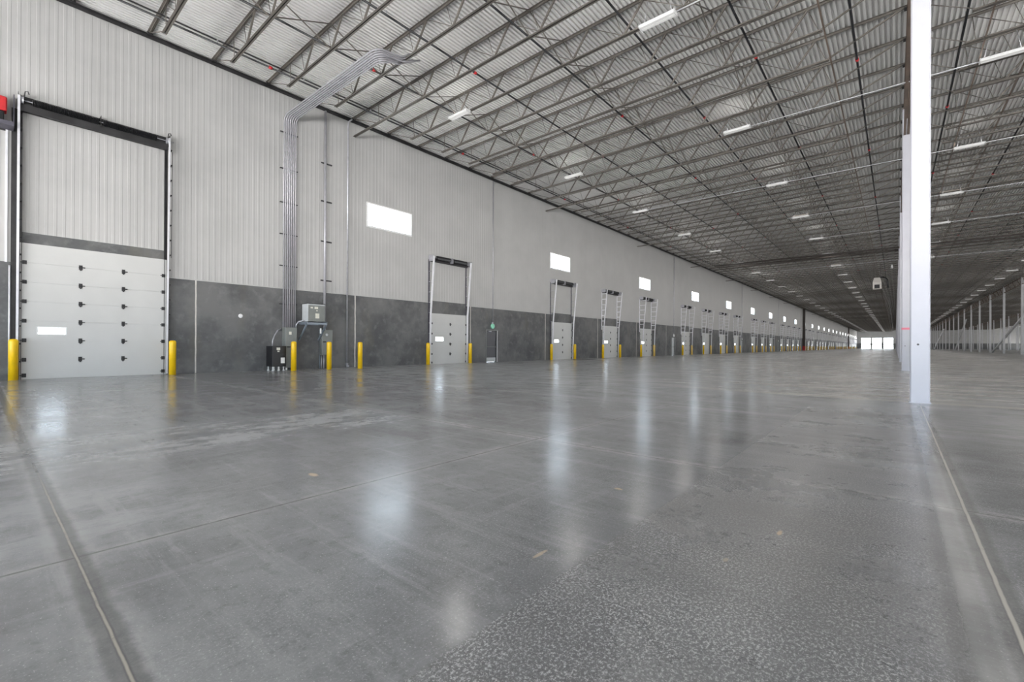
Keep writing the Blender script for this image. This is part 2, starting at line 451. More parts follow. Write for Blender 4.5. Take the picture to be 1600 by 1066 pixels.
# ------------------------------------------------------------------ overhead doors
def door_leaf(w, h, n, lite):
    m = MB(); sh = h / n
    l0, l1, z0, z1 = lite
    for k in range(n):
        a, b = k * sh + .004, (k + 1) * sh - .004
        hs = [(l0, l1, z0, z1)] if a < (z0 + z1) / 2 < b else []
        m.slab(-.04, w + .04, a, b, hs, .016, .058)
    m.slab(-.04, w + .04, 0, h, [(l0, l1, z0, z1)], .008, .03)
    return m
def lite_parts(lite):
    l0, l1, z0, z1 = lite
    f = MB().slab(l0 - .03, l1 + .03, z0 - .03, z1 + .03, [(l0, l1, z0, z1)], .05, .066)
    g = MB().box(.02, .028, l0, l1, z0, z1)
    return f, g
def hinge():
    m = MB()
    m.box(.058, .066, -.045, .045, -.075, .075).tube([(.075, -.05, 0), (.075, .05, 0)], .016, 6).box(.06, .085, -.02, .02, -.10, -.03).box(.06, .08, .03, .11, -.016, .016)
    return m
def big_door():
    y0, y1, h = DOOR1; w = y1 - y0
    e = empty('door_1', (0, y0, 0))
    lite = (.36, .98, 1.42, 1.62)
    leaf = door_leaf(w, h, 7, lite).build('door_leaf', M['door'], e)
    f, g = lite_parts(lite); f.build('vision_frame', M['white'], leaf); g.build('pane', M['glass'], leaf)
    hm = hinge().mesh('hinge', M['dark'])
    for k in range(1, 7):
        for yy in (1.33, 2.42): link('hinge', hm, e, (0, yy, h * k / 7))
    em = MB().box(.058, .075, -.05, .05, -.06, .06).tube([(.085, -.09, 0), (.085, .05, 0)], .014, 6).mesh('roller_hinge', M['dark'])
    for k in range(0, 7):
        z = max(.12, h * k / 7)
        link('roller_hinge', em, e, (0, .06, z)); link('roller_hinge', em, e, (0, w - .06, z))
    for side, yy in ((-1, -.09), (1, w + .05)):
        # track: bright front flange, dark web, leaning off the wall towards the top
        m = MB().bar((.10, yy, .02), (.33, yy, 8.68), .055, .012, (1, 0, 0)); m.build('track', M['track'], e)
        m = MB().bar((.04, yy + .03, .02), (.25, yy + .03, 8.6), .012, .13, (1, 0, 0)); m.build('track_web', M['trackdark'], e)
        m = MB().box(.0, .012, yy - .14 if side < 0 else yy - .09, yy + .09 if side < 0 else yy + .01, 0, 8.35).box(.0, .07, yy + (.08 if side < 0 else -.09), yy + (.09 if side < 0 else -.08), 0, 8.35)
        m.build('wall_angle', M['dark'], e)
        if side > 0: MB().tube([(.2, yy + .09, 4.3), (.3, yy + .09, 8.2)], .008, 5).build('lift_cable', M['dark'], e)
        br = MB().box(0, .30, -.02, .02, -.02, .02).mesh('track_bracket', M['dark'])
        for k in range(15):
            z = .55 + .55 * k; s = (.12 + .2 * z / 8.6) / .30
            o = link('track_bracket', br, e, (0, yy + .06, z)); o.scale = (s, 1, 1)
    MB().box(.06, .20, -.06, w + .03, 8.27, 8.50).box(.06, .08, -.06, w + .03, 8.50, 8.76).build('header_channel', M['dark'], e)
    sh = MB().tube([(.24, -.14, 8.58), (.24, w + .2, 8.58)], .018, 8).build('spring_shaft', M['galv'], e)
    for a, b in ((.2, .98), (1.0, 1.74), (1.84, 2.55), (2.57, 3.3)):
        m = MB(); n = int((b - a) / .035)
        for k in range(n):
            ya = a + (b - a) * k / n
            m.tube([(.24, ya, 8.58), (.24, ya + .012, 8.58), (.24, ya + .026, 8.58)], [.085, .105, .085], 10, False)
        m.build('torsion_spring', M['black'], sh)
    for yy in (-.02, w - .0):
        MB().tube([(.24, yy - .03, 8.58), (.24, yy - .02, 8.58), (.24, yy + .02, 8.58), (.24, yy + .03, 8.58)], [.12, .10, .10, .12], 14).build('cable_drum', M['galv'], sh)
    for yy in (-.1, w + .06, 1.78):
        MB().box(.02, .32, yy - .006, yy + .006, 8.42, 8.78).build('bearing_plate', M['dark'], e)
    # raised hooks above the drums
    for yy in (.02, w - .0):
        MB().tube([(.3, yy, 8.68), (.3, yy + .02, 8.84), (.3, yy + .08, 8.86), (.3, yy + .1, 8.78)], .015, 6).build('stop_hook', M['dark'], e)
    tag(e, 'big white drive-in overhead door with dark hinges, leftmost on the wall', 'door', kind='structure')
big_door()

def dock_doors():
    lite = (.30, .92, 1.37, 1.585)
    leaf = door_leaf(DW, DH, 5, lite).mesh('door_leaf', M['door'])
    f, g = lite_parts(lite); fm = f.mesh('vision_frame', M['white']); gm = g.mesh('pane', M['glass'])
    hm = hinge().mesh('hinge', M['dark'])
    rm = MB().box(.058, .075, -.04, .04, -.05, .05).mesh('roller_hinge', M['dark'])
    VAR = [(.10, .13, .42), (.16, .24, .56), (.36, .45, .74)]      # stand-off of the tracks at floor, door top and drum
    def track(yy, v): return MB().bar((v[0], yy, .01), (v[1], yy, 2.9), .11, .05, (1, 0, 0)).bar((v[1], yy, 2.9), (v[2], yy, 6.26), .11, .05, (1, 0, 0))
    def reach(z, v): return v[1] + (v[2] - v[1]) * max(0, z - 2.9) / 3.36
    tms = [[track(yy, v).mesh('track', M['track']) for yy in (-.13, DW + .05)] for v in VAR]
    ams = [MB().box(0, .012, yy - .05, yy + .05, 0, 6.1).box(0, .06, yy - .05, yy - .04, 0, 6.1).mesh('wall_angle', M['trackdark']) for yy in (-.16, DW + .02)]
    rails = [MB().box(0, .05, yy - .04, yy + .04, 2.6, 6.1).mesh('wall_angle', M['track']) for yy in (-.16, DW + .02)]
    bm = MB().box(0, 1, -.016, .016, -.02, .02).mesh('track_bracket', M['galv'])
    fbm = []
    for v in VAR:
        q2 = []
        for yy in (-.16, DW + .02):
            q = []
            for k in range(7):
                z = 2.9 + .5 * k
                q.append(MB().box(0.05, reach(z, v), yy - .02, yy + .02, z - .035, z + .035).mesh('track_bracket', M['track']))
            q2.append(q)
        fbm.append(q2)
    sm = MB().tube([(.26, -.22, 6.2), (.26, DW + .2, 6.2)], .018, 8).mesh('spring_shaft', M['galv'])
    spm = []
    for a, b in ((.2, 1.25), (1.5, 2.6)):
        m = MB(); n = int((b - a) / .05)
        for k in range(n):
            ya = a + (b - a) * k / n
            m.tube([(.26, ya, 6.2), (.26, ya + .018, 6.2), (.26, ya + .036, 6.2)], [.105, .13, .105], 8, False)
        spm.append(m.mesh('torsion_spring', M['black']))
    hd = MB().box(.0, .14, -.16, DW + .1, 5.98, 6.09).box(.0, .02, -.16, DW + .1, 6.09, 6.3).mesh('header_channel', M['dark'])
    pl = MB().box(.02, .40, -.006, .006, 6.02, 6.34).mesh('bearing_plate', M['galv'])
    dr = MB().tube([(.26, -.035, 6.2), (.26, -.02, 6.2), (.26, .02, 6.2), (.26, .035, 6.2)], [.12, .10, .10, .12], 12).mesh('cable_drum', M['galv'])
    for i, d in enumerate(docks):
        near = i < 5
        e = empty('door_%d' % (i + 2), (0, d, 0))
        lf = link('door_leaf', leaf, e); link('vision_frame', fm, lf); link('pane', gm, lf)
        vi = 0 if i == 0 else 1 if i < 3 else 2
        for s in (0, 1): link('track', tms[vi][s], e)
        link('header_channel', hd, e); sh = link('spring_shaft', sm, e)
        for s in spm: link('torsion_spring', s, sh)
        for yy in (-.2, DW / 2 - .02, DW + .16): link('bearing_plate', pl, e, (0, yy, 0))
        for s in (0, 1): link('wall_angle', (ams if i < 2 else rails)[s], e)
        if near:
            for k in range(1, 5): link('hinge', hm, e, (0, DW * .52, DH * k / 5))
            for k in range(0, 5):
                for yy in (.03, DW - .03): link('roller_hinge', rm, e, (0, yy, max(.1, DH * k / 5)))
            for yy in (-.05, DW + .0): link('cable_drum', dr, sh, (0, yy, 0))
            for k in range(10 if i < 2 else 0):
                z = .6 + .6 * k
                for yy in (-.16, DW + .02):
                    o = link('track_bracket', bm, e, (0, yy, z)); o.scale = (reach(z, VAR[vi]) if z > 2.9 else VAR[vi][0], 1, 1)
        if i > 1 and d < FINS[0] + 60:
            for s in (0, 1):
                for me in fbm[vi][s]: link('track_bracket', me, e)
        if d < FINS[0]: lab = 'white dock door between tall pale tracks, %s to the right of the drive-in door' % nth(i + 1); grp = 'dock doors before the dark pier'
        else: lab = 'small white dock door in the distant run beyond the dark pier'; grp = 'distant dock doors'
        tag(e, lab, 'door', grp, 'structure')
dock_doors()

def man_doors():
    for i, d in enumerate(mans):
        e = empty('door_%d' % (len(docks) + 2 + i), (0, d, 0))
        dark = i == 0
        MB().slab(-.05, MW + .05, 0, MH + .05, [(.0, MW, -1, MH)], -.15, .03).build('door_frame', M['grey'], e)
        MB().box(.031, .036, MW, MW + .05, 0, MH).build('jamb_face', M['white'], e)
        lf = MB().box(-.10, -.055, .005, MW - .005, .01, MH - .005).build('door_leaf', M['darkleaf'] if dark else M['lgrey'], e)
        MB().box(-.055, -.048, .04, MW - .04, .03, .30).build('kick_plate', M['lgrey'], lf)
        MB().tube([(-.03, .06, 1.02), (-.005, .06, 1.02), (-.005, MW - .1, 1.02), (-.03, MW - .1, 1.02)], .018, 6).build('push_bar', M['grey'], lf)
        MB().box(-.055, -.02, MW - .12, MW - .05, .95, 1.1).build('latch', M['grey'], lf)
        MB().box(-.055, -.0, .25, .5, MH - .1, MH - .04).build('door_closer', M['galv'], e)
        lab = 'dark grey exit door with light kick plate below the green lamp' if dark else ('pale exit door in the concrete wall, %s along from the conduits' % nth(i + 1) if d < FINS[0] else 'tiny pale exit door beyond the dark pier')
        tag(e, lab, 'door', 'distant exit doors' if d > FINS[0] else None, 'structure')
        if d > FINS[0]: continue
        yc = d + .55
        s = empty('exit_lamp', (0, yc, 2.4))
        if dark:
            MB().tube([(.0, 0, 0), (.02, 0, 0), (.09, 0, 0), (.11, 0, 0)], [.13, .17, .17, .12], 18).build('lens', M['mint'], s)
            MB().box(0, .06, -.06, .06, .14, .26).build('junction_box', M['galv'], s)
            tag(s, 'small mint green lamp above the dark exit door', 'lamp')
        else:
            MB().tube([(.0, 0, 0), (.02, 0, 0), (.09, 0, 0), (.11, 0, 0)], [.12, .16, .16, .11], 14).build('lens', M['white'], s)
            MB().box(0, .06, -.06, .06, .14, .26).build('junction_box', M['galv'], s)
            tag(s, 'small white lamp above the pale exit door, %s exit from the conduits' % nth(i + 1), 'lamp')
        o = MB().tube([(.06, yc, 2.66), (.06, yc, zd(0) - .25)], .022 if i < 1 else .03, 8).build('conduit', M['galv'])
        tag(o, 'thin vertical conduit rising above the pale exit door, %s exit along' % nth(i + 1) if not dark else 'thin vertical conduit rising to the roof from the green exit lamp', 'conduit')
man_doors()

# ------------------------------------------------------------------ bollards
def bollards():
    r, h = .108, 1.25
    prof = [(r, 0), (r, h - .07), (r * .93, h - .035), (r * .7, h - .012), (r * .3, h)]
    post = MB().tube([(0, 0, z) for _, z in prof], [q for q, _ in prof], 20).mesh('bollard', M['yellow'])
    L = [(.34, .70, 'yellow bollard left of the big drive-in door'), (.55, 4.60, 'yellow bollard right of the big drive-in door'),
         (1.14, 8.70, 'yellow bollard in front of the grey cabinet, beside the black machine'), (1.23, 10.23, 'yellow bollard below the wall-mounted transformer, middle of three'),
         (1.42, 11.66, 'yellow bollard by the lone floor conduit, rightmost of the three')]
    for i, d in enumerate(docks):
        near = d < FINS[0]
        for s, dy in (('left', -.48), ('right', DW + .10)):
            L.append((.34, d + dy, 'yellow bollard at the %s of dock door %s from the drive-in door' % (s, nth(i + 1)) if near else 'tiny yellow bollard beside a dock door beyond the dark pier'))
    for k, (x, y, lab) in enumerate(L):
        o = link('bollard', post, None, (x, y, 0))
        tag(o, lab, 'bollard', 'distant bollards' if 'tiny' in lab else 'yellow bollards')
bollards()

# ------------------------------------------------------------------ electrical group
def electrical():
    # black machine on white legs
    e = empty('battery_charger', (.78, 7.98, 0))
    c = MB().cbox(-.62, 0, 0, .56, .18, 1.05, .003).build('cabinet', M['black'], e)
    MB().box(0, .006, .17, .31, .88, .98).box(0, .006, .20, .28, .80, .85).build('rating_label', M['paper'], c)
    MB().box(0, .006, .34, .50, .32, .56).build('notice_label', M['white'], c)
    m = MB()
    for k in range(6): m.box(0, .004, .30, .52, .66 + .012 * k, .668 + .012 * k)
    m.build('vent_slots', M['dark'], c)
    for yy in (.02, .25, .46):
        for xx in (-.10, -.56):
            MB().box(xx - .02, xx + .02, yy + .015, yy + .055, .03, .18).box(xx - .035, xx + .035, yy, yy + .07, 0, .03).build('leg', M['white'], e)
    tag(e, 'black cabinet machine with a white label, standing on short white legs', 'machine')
    pts = [(.1, 8.02, 1.05), (.1, 8.05, 1.35), (.11, 8.2, 1.62), (.15, 8.42, 1.8), (.2, 8.62, 1.86)]
    pts = [(.35, 8.15, 1.05), (.33, 8.17, 1.3), (.28, 8.26, 1.5), (.2, 8.42, 1.72), (.14, 8.60, 1.80)]
    tag(MB().tube(pts, .028, 8).build('flexible_conduit', M['galv']), 'curved grey flexible conduit between the black machine and the grey cabinet', 'conduit')
    # tall grey cabinet below the conduits
    e = empty('electrical_cabinet', (0, 8.68, 0))
    MB().cbox(.01, .38, 0, .50, .10, 1.87, .012).build('body', M['grey'], e)
    d = MB().box(.38, .395, .02, .48, .14, 1.84).build('door', M['grey'], e)
    MB().box(.395, .40, .14, .25, 1.55, 1.68).build('label_plate', M['paper'], d)
    MB().box(.395, .42, .06, .20, .98, 1.04).tube([(.42, .08, 1.01), (.44, .08, 1.01)], .018, 8).build('handle', M['black'], d)
    MB().box(.05, .34, .03, .47, .03, .10).build('plinth', M['dark'], e)
    for yy in (.03, .38): MB().box(.30, .37, yy, yy + .06, 0, .12).build('leg', M['white'], e)
    tag(e, 'tall grey electrical cabinet at the foot of the conduit bundle', 'cabinet')
    # transformer on a wall shelf
    e = empty('transformer', (.15, 9.50, 2.16))
    b = MB().cbox(0, .60, 0, .76, 0, .78, .012).build('casing', M['lgrey'], e)
    fr = MB().box(.60, .612, .0, .76, .0, .72).build('front_panel', M['grey'], b)
    MB().box(.612, .618, .10, .20, .58, .64).box(.612, .618, .28, .44, .56, .66).box(.612, .618, .36, .42, .46, .51).box(.612, .618, .32, .50, .14, .36).build('label_plate', M['paper'], fr)
    MB().box(-.02, .63, -.02, .78, .78, .80).build('lid', M['dark'], e)
    tag(e, 'light grey transformer box on a wall shelf, between the conduits', 'transformer')
    e = empty('shelf_bracket', (0, 9.45, 1.2))
    MB().box(0, .82, -.04, .0, .82, .94).box(0, .82, .86, .90, .82, .94).box(.0, .06, -.04, .90, .82, .94).box(.74, .80, -.04, .90, .82, .90).build('shelf_frame', M['bluegrey'], e)
    for yy in (-.02, .88): MB().bar((.76, yy, .82), (.02, yy, .12), .07, .05, (0, 1, 0)).build('strut', M['bluegrey'], e)
    tag(e, 'blue-grey steel wall bracket with slanted struts carrying the transformer', 'bracket')
    tag(MB().tube([(.25, 9.18, 1.88), (.27, 9.2, 2.02), (.3, 9.28, 2.14), (.36, 9.42, 2.18), (.42, 9.5, 2.2)], .03, 8).build('flexible_conduit', M['galv']), 'curved grey flexible conduit from the cabinet up to the transformer', 'conduit')
    # disconnect cabinet on the right
    e = empty('disconnect_cabinet', (0, 10.38, 0))
    MB().cbox(.01, .28, 0, .52, .62, 1.80, .01).build('body', M['grey'], e)
    d = MB().box(.28, .292, .015, .505, .64, 1.78).build('door', M['grey'], e)
    MB().box(.292, .32, .04, .18, 1.22, 1.27).build('handle', M['black'], d)
    for yy in (.06, .17): MB().tube([(.12, yy, 0), (.12, yy, .62)], .03, 8).build('riser_conduit', M['galv'], e)
    MB().box(0, .04, -.0, .05, 0, 1.8).build('mounting_rail', M['bluegrey'], e)
    MB().tube([(.29, .22, 1.58), (.31, .22, 1.58)], .06, 12).build('meter_lens', M['lgrey'], d)
    tag(e, 'grey disconnect cabinet on two conduit legs, behind the middle bollard', 'cabinet')
    e = empty('hanging_tag', (.62, 10.14, 1.62))
    MB().cbox(-.02, .02, -.035, .035, 0, .24, .008).build('tag_body', M['white'], e)
    MB().tube([(0, 0, .24), (0, 0, .42)], .006, 5).build('cord', M['dark'], e)
    tag(e, 'small white pendant switch hanging under the transformer shelf', 'switch')
    # bundle of conduits: up the wall, over to the joists
    n = 7
    for k in range(n):
        y = 8.70 + .085 * k; x = .10; r = .035 if k in (2, 3) else .028
        zt = 11.22 - .0 * k
        pts = [(x, y, 1.87), (x, y, zt - .30)]
        for a in range(1, 7):
            t = a / 6 * PI / 2; pts.append((x + .30 * (1 - math.cos(t)), y, zt - .30 + .30 * math.sin(t)))
        xe = 6.25 + .085 * (n - k); R = .30
        pts.append((xe, y, zt))
        for a in range(1, 7):
            t = a / 6 * PI / 2; pts.append((xe + R * math.sin(t), y + R * (1 - math.cos(t)), zt + .10 * (1 - math.cos(t))))
        pts.append((xe + R, 9.75 + .1 * (k % 3), zt + .22)); pts.append((xe + R + .1, 10.25 + .2 * (k % 3), zt + .55 + .08 * (k % 2)))
        o = MB().tube(pts, r, 8).build('conduit', M['conduit'])
        tag(o, 'tall galvanised conduit turning into the roof, %s of the seven from the left' % nth(k + 1), 'conduit', 'conduit bundle')
    for k, z in enumerate((2.9, 4.6, 6.0, 7.4, 8.9, 10.5)):
        o = MB().box(.02, .065, 8.55, 9.32, z - .022, z + .022).build('strut_channel', M['dark'])
        tag(o, 'dark strut channel behind the conduit bundle, %s from the floor' % nth(k + 1), 'bracket', 'strut channels of the conduit bundle')
    # conduit above the disconnect
    o = MB().tube([(.12, 10.58, 1.80), (.12, 10.58, zd(0) - .25)], .055, 10).build('conduit', M['conduit'])
    tag(o, 'single tall conduit above the grey disconnect cabinet', 'conduit')
    for k, z in enumerate((4.15, 6.0, 7.9, 9.7)):
        o = MB().box(.02, .06, 10.42, 10.95, z - .03, z + .03).build('strut_channel', M['dark'])
        tag(o, 'short dark strut behind the single conduit, %s from the floor' % nth(k + 1), 'bracket', 'struts of the single conduit')
    e = empty('drain_pipe', (.1, 11.74, 0))
    MB().tube([(0, 0, .22), (0, 0, zd(0) - .5), (.02, .02, zd(0) - .3), (.2, .1, zd(0) - .22)], .036, 10).build('pipe', M['galv'], e)
    MB().tube([(0, 0, .22), (0, 0, .16), (.05, 0, .08), (.14, 0, .07)], [.05, .06, .06, .05], 10).build('valve', M['galv'], e)
    MB().tube([(.06, -.02, .2), (.06, -.02, .215)], .07, 12).build('hand_wheel', M['galv'], e)
    MB().tube([(0, 0, 0), (0, 0, .16)], .03, 8).build('stub', M['galv'], e)
    tag(e, 'lone vertical pipe with a valve at its foot, left of the third bollard', 'pipe')
    o = MB().tube([(0, 7.03, 2.29), (.01, 7.03, 2.29), (.025, 7.03, 2.29)], [.085, .09, .06], 20).build('cover_plate', M['white'])
    tag(o, 'small round white cover plate on the dark concrete wall', 'cover plate')
    # conduit at the far left
    o = MB().tube([(.05, .62, .15), (.05, .62, 3.5)], .022, 8).build('conduit', M['track'])
    tag(o, 'thin pale conduit low on the concrete at the far left edge', 'conduit')
    # red door operator
    e = empty('door_operator', (.12, .02, 7.72))
    MB().box(-.1, .42, -.35, .66, -.10, .02).build('mounting_channel', M['trackdark'], e)
    MB().cbox(-.02, .36, -.1, .52, .32, .74, .03).build('motor_cover', M['red'], e)
    MB().cbox(.0, .34, .0, .46, .04, .30, .02).build('gear_housing', M['black'], e)
    MB().tube([(.35, .1, .14), (.36, .36, .14)], .045, 10).build('brake_drum', M['galv'], e)
    MB().bar((.1, .66, -.08), (.1, .66, .92), .02, .26, (1, 0, 0)).bar((.1, .60, .0), (.1, .66, .0), .2, .1).build('side_plate', M['trackdark'], e)
    tag(e, 'red and black door operator motor high at the left edge of the wall', 'motor')
    e = empty('operator_frame', (0, .05, 3.6))
    MB().box(0, .04, .47, .52, 0, 4.02).build('upright', M['track'], e)
    MB().box(0, .05, -1.2, .47, 3.98, 4.02).build('rail', M['dark'], e)
    tag(e, 'thin white upright frame on the wall below the red motor', 'frame')
electrical()

# ------------------------------------------------------------------ columns, girders
def columns():
    def shaft(h, w=.305, c=.02):
        a = w / 2; b = a - c
        ring = [(-b, -a), (b, -a), (a, -b), (a, b), (b, a), (-b, a), (-a, b), (-a, -b)]
        m = MB(); vs = [(x, y, z) for z in (0.02, h) for x, y in ring]
        m.add(vs, [(i, (i + 1) % 8, 8 + (i + 1) % 8, 8 + i) for i in range(8)] + [tuple(range(7, -1, -1)), tuple(range(8, 16))])
        return m
    bp = MB().box(-.17, .17, -.17, .17, 0, .02)
    cap = MB().box(-.17, .17, -.17, .17, 0, .025)
    for r, X in enumerate(ROWS):
        h = zd(X) - .15
        sm = shaft(h, .305 if r == 0 else .30).mesh('shaft', M['column'] if r == 0 else M['greycol'])
        bm = bp.mesh('base_plate', M['column'] if r == 0 else M['greycol']); cm = cap.mesh('cap_plate', M['girder'])
        kmin = max(0, math.ceil(((X - 20.68) / .150 - COL0 - 30) / BAY))
        for k in range(kmin, 24):
            y = COL0 + BAY * k
            e = empty('steel_column', (X, y, 0))
            link('shaft', sm, e)
            if r < 2 or k < 18: link('base_plate', bm, e); link('cap_plate', cm, e, (0, 0, h))
            if r == 0:
                if k == 0: lab, g = 'nearest tall square white steel column, full height of the picture', None
                elif k == 1:
                    lab, g = 'white column with a pink band, directly behind the nearest column', None
                    MB().slab(-.157, .157, 0, .10, [], -.157, .157).build('tape_band', M['pink'], e, (0, 0, 1.95))
                else: lab, g = 'grey-white column in the nearest row, behind the pink-banded one', 'hidden columns of the nearest row'
            elif r == 1:
                n = k - 5
                if n < 1: lab, g = 'pale column just beyond the right edge of view', 'columns outside the right edge'
                elif n <= 9: lab, g = 'pale steel column of the right-hand row, %s from the right' % nth(n), 'right-hand column row'
                else: lab, g = 'tiny column of the right-hand row close behind the white column', 'distant right-hand columns'
            else: lab, g = 'thin grey column in the farther rows behind the right-hand row', 'farthest columns'
            tag(e, lab, 'column', g)
            if r == 0 and k < 2:
                MB().tube([(-.0, -.153, 0), (-.0, -.157, 0)], .02, 8).build('bolt_hole', M['dark'], e, (-.03, 0, 1.18))
    # girders along each row
    for r, X in enumerate(ROWS):
        zt = zd(X) - .13; zb = zt - 1.29 if r == 0 else zt - 1.2
        L = BAY - .31
        m = MB(); nb = 8; dy = L / nb
        top = MB().box(-.11, -.012, 0, L, -.012, 0).box(.012, .11, 0, L, -.012, 0).box(-.024, -.012, 0, L, -.10, 0).box(.012, .024, 0, L, -.10, 0)
        D = zt - zb
        bot = MB().box(-.11, -.012, .05, L - .05, -D, -D + .012).box(.012, .11, .05, L - .05, -D, -D + .012).box(-.024, -.012, .05, L - .05, -D, -D + .10).box(.012, .024, .05, L - .05, -D, -D + .10)
        web = MB()
        for k in range(nb):
            a, b = k * dy, (k + 1) * dy
            if k % 2 == 0: web.bar((0, a + .05, -.05), (0, b, -D + .05), .05, .05)
            else: web.bar((0, a, -D + .05), (0, b - .05, -.05), .05, .05)
            if 0 < k: web.bar((0, a, -D + .05), (0, a, -.05), .04, .04, (1, 0, 0))
        tm, bm, wm = top.mesh('top_chord', M['girder']), bot.mesh('bottom_chord', M['girder']), web.mesh('web_bracing', M['girder'])
        kmin = max(-2, math.ceil(((X - 20.68) / .150 - COL0 - 30) / BAY)) if r else -2
        for k in range(kmin, 23):
            y = COL0 + BAY * k + .155
            e = empty('roof_girder', (X, y, zt))
            link('top_chord', tm, e); link('bottom_chord', bm, e); link('web_bracing', wm, e)
            if r == 0:
                if k < 0: lab, g = 'brown roof girder overhead, behind the viewpoint', 'girders before the nearest column'
                elif k == 0: lab, g = 'brown roof girder running beside the top of the nearest column', None
                else: lab, g = 'brown roof girder in line behind the nearest column top', 'girders over the nearest row'
            elif r == 1: lab, g = 'brown roof girder over the right-hand column row', 'girders over the right-hand row'
            else: lab, g = 'dark roof girder over the farthest columns', 'girders over the farthest rows'
            tag(e, lab, 'girder', g)
    # wind braces
    X = ROWS[1]
    def brace(k0, z0, k1, z1, X, lab, w=.26):
        o = MB().bar((X, COL0 + BAY * k0, z0), (X, COL0 + BAY * k1, z1), w, w).build('wind_brace', M['greycol'])
        tag(o, lab, 'brace')
    brace(8, .14, 5, 9.8, X + .32, 'long pale diagonal brace behind the three rightmost columns')
    brace(11, 9.4, 13, .16, X + .42, 'thin dark diagonal brace falling to the right among the distant columns', .3)
    brace(16, 9.0, 20, .2, X + .46, 'thin dark diagonal brace rising to the right close behind the white column', .4)
columns()

# ------------------------------------------------------------------ bar joists
def joist_parts(x0, x1, nodes, ext0=False, ext1=False, fine=True):
    """x0..x1 bearing to bearing; nodes = bottom panel points; returns chord and web builders in local coordinates (y = 0)"""
    T, B = MB(), MB(); W = MB()
    g, l, t = .012, .062, .009
    def ang(m, xa, xb, zoff, flip):
        for s in (-1, 1):
            a, b = sorted((s * g, s * (g + l))); c, d = sorted((s * g, s * (g + t)))
            if flip: fl, lg = (zoff - t, zoff), (zoff - l - .012, zoff)
            else: fl, lg = (zoff, zoff + t), (zoff, zoff + l + .012)
            for (ya, yb), (z0, z1) in (((a, b), fl), ((c, d), lg)):
                vs = [(x, y, z + zd(x)) for x in (xa, xb) for y in (ya, yb) for z in (z0, z1)]
                m.add(vs, [(0, 1, 3, 2), (4, 6, 7, 5), (0, 4, 5, 1), (2, 3, 7, 6), (0, 2, 6, 4), (1, 5, 7, 3)])
    DZ = .955
    ang(T, x0, x1, -.005, True)
    bs = x0 + .12 if ext0 else nodes[0] - 1.45
    be = x1 - .2 if ext1 else nodes[-1] + 1.1
    ang(B, bs, be, -DZ, False)
    zt = lambda x: zd(x) - .05
    zb = lambda x: zd(x) - DZ + .04
    tn = [n + .68 for n in nodes]; first = nodes[0] - 1.28
    for i, n in enumerate(nodes):
        left = tn[i - 1] if i else first
        W.bar((n, 0, zb(n)), (tn[i], 0, zt(tn[i])), .055, .055, (0, 1, 0))
        if fine:
            W.tube([(n, 0, zb(n)), (left, 0, zt(left))], .014, 5)
            mid = (left + tn[i]) / 2
            W.tube([(n - .03, 0, zb(n)), (mid, 0, zt(mid))], .011, 5)
    W.tube([(x0 + .1, 0, zt(x0)), (nodes[0] - 1.35, 0, zb(nodes[0] - 1.35))], .016, 5)
    if fine: W.tube([(first, 0, zt(first)), (nodes[0] - 1.2, 0, zb(nodes[0]))], .014, 5)
    e = nodes[-1] + 1.0
    W.bar((e, 0, zb(e)), (x1 - .18, 0, zt(x1)), .045, .045, (0, 1, 0))
    if fine: W.tube([(tn[-1], 0, zt(tn[-1])), (e, 0, zb(e))], .014, 5)
    S = [MB().box(a, b, -.08, .08, zd(a) - .125, zd(a) - .07) for a, b in ((x0, x0 + .16), (x1 - .16, x1))]
    return [T, B, W] + S
def whole(parts):
    m = MB()
    for p in parts: m.add(p.v, p.f)
    return m
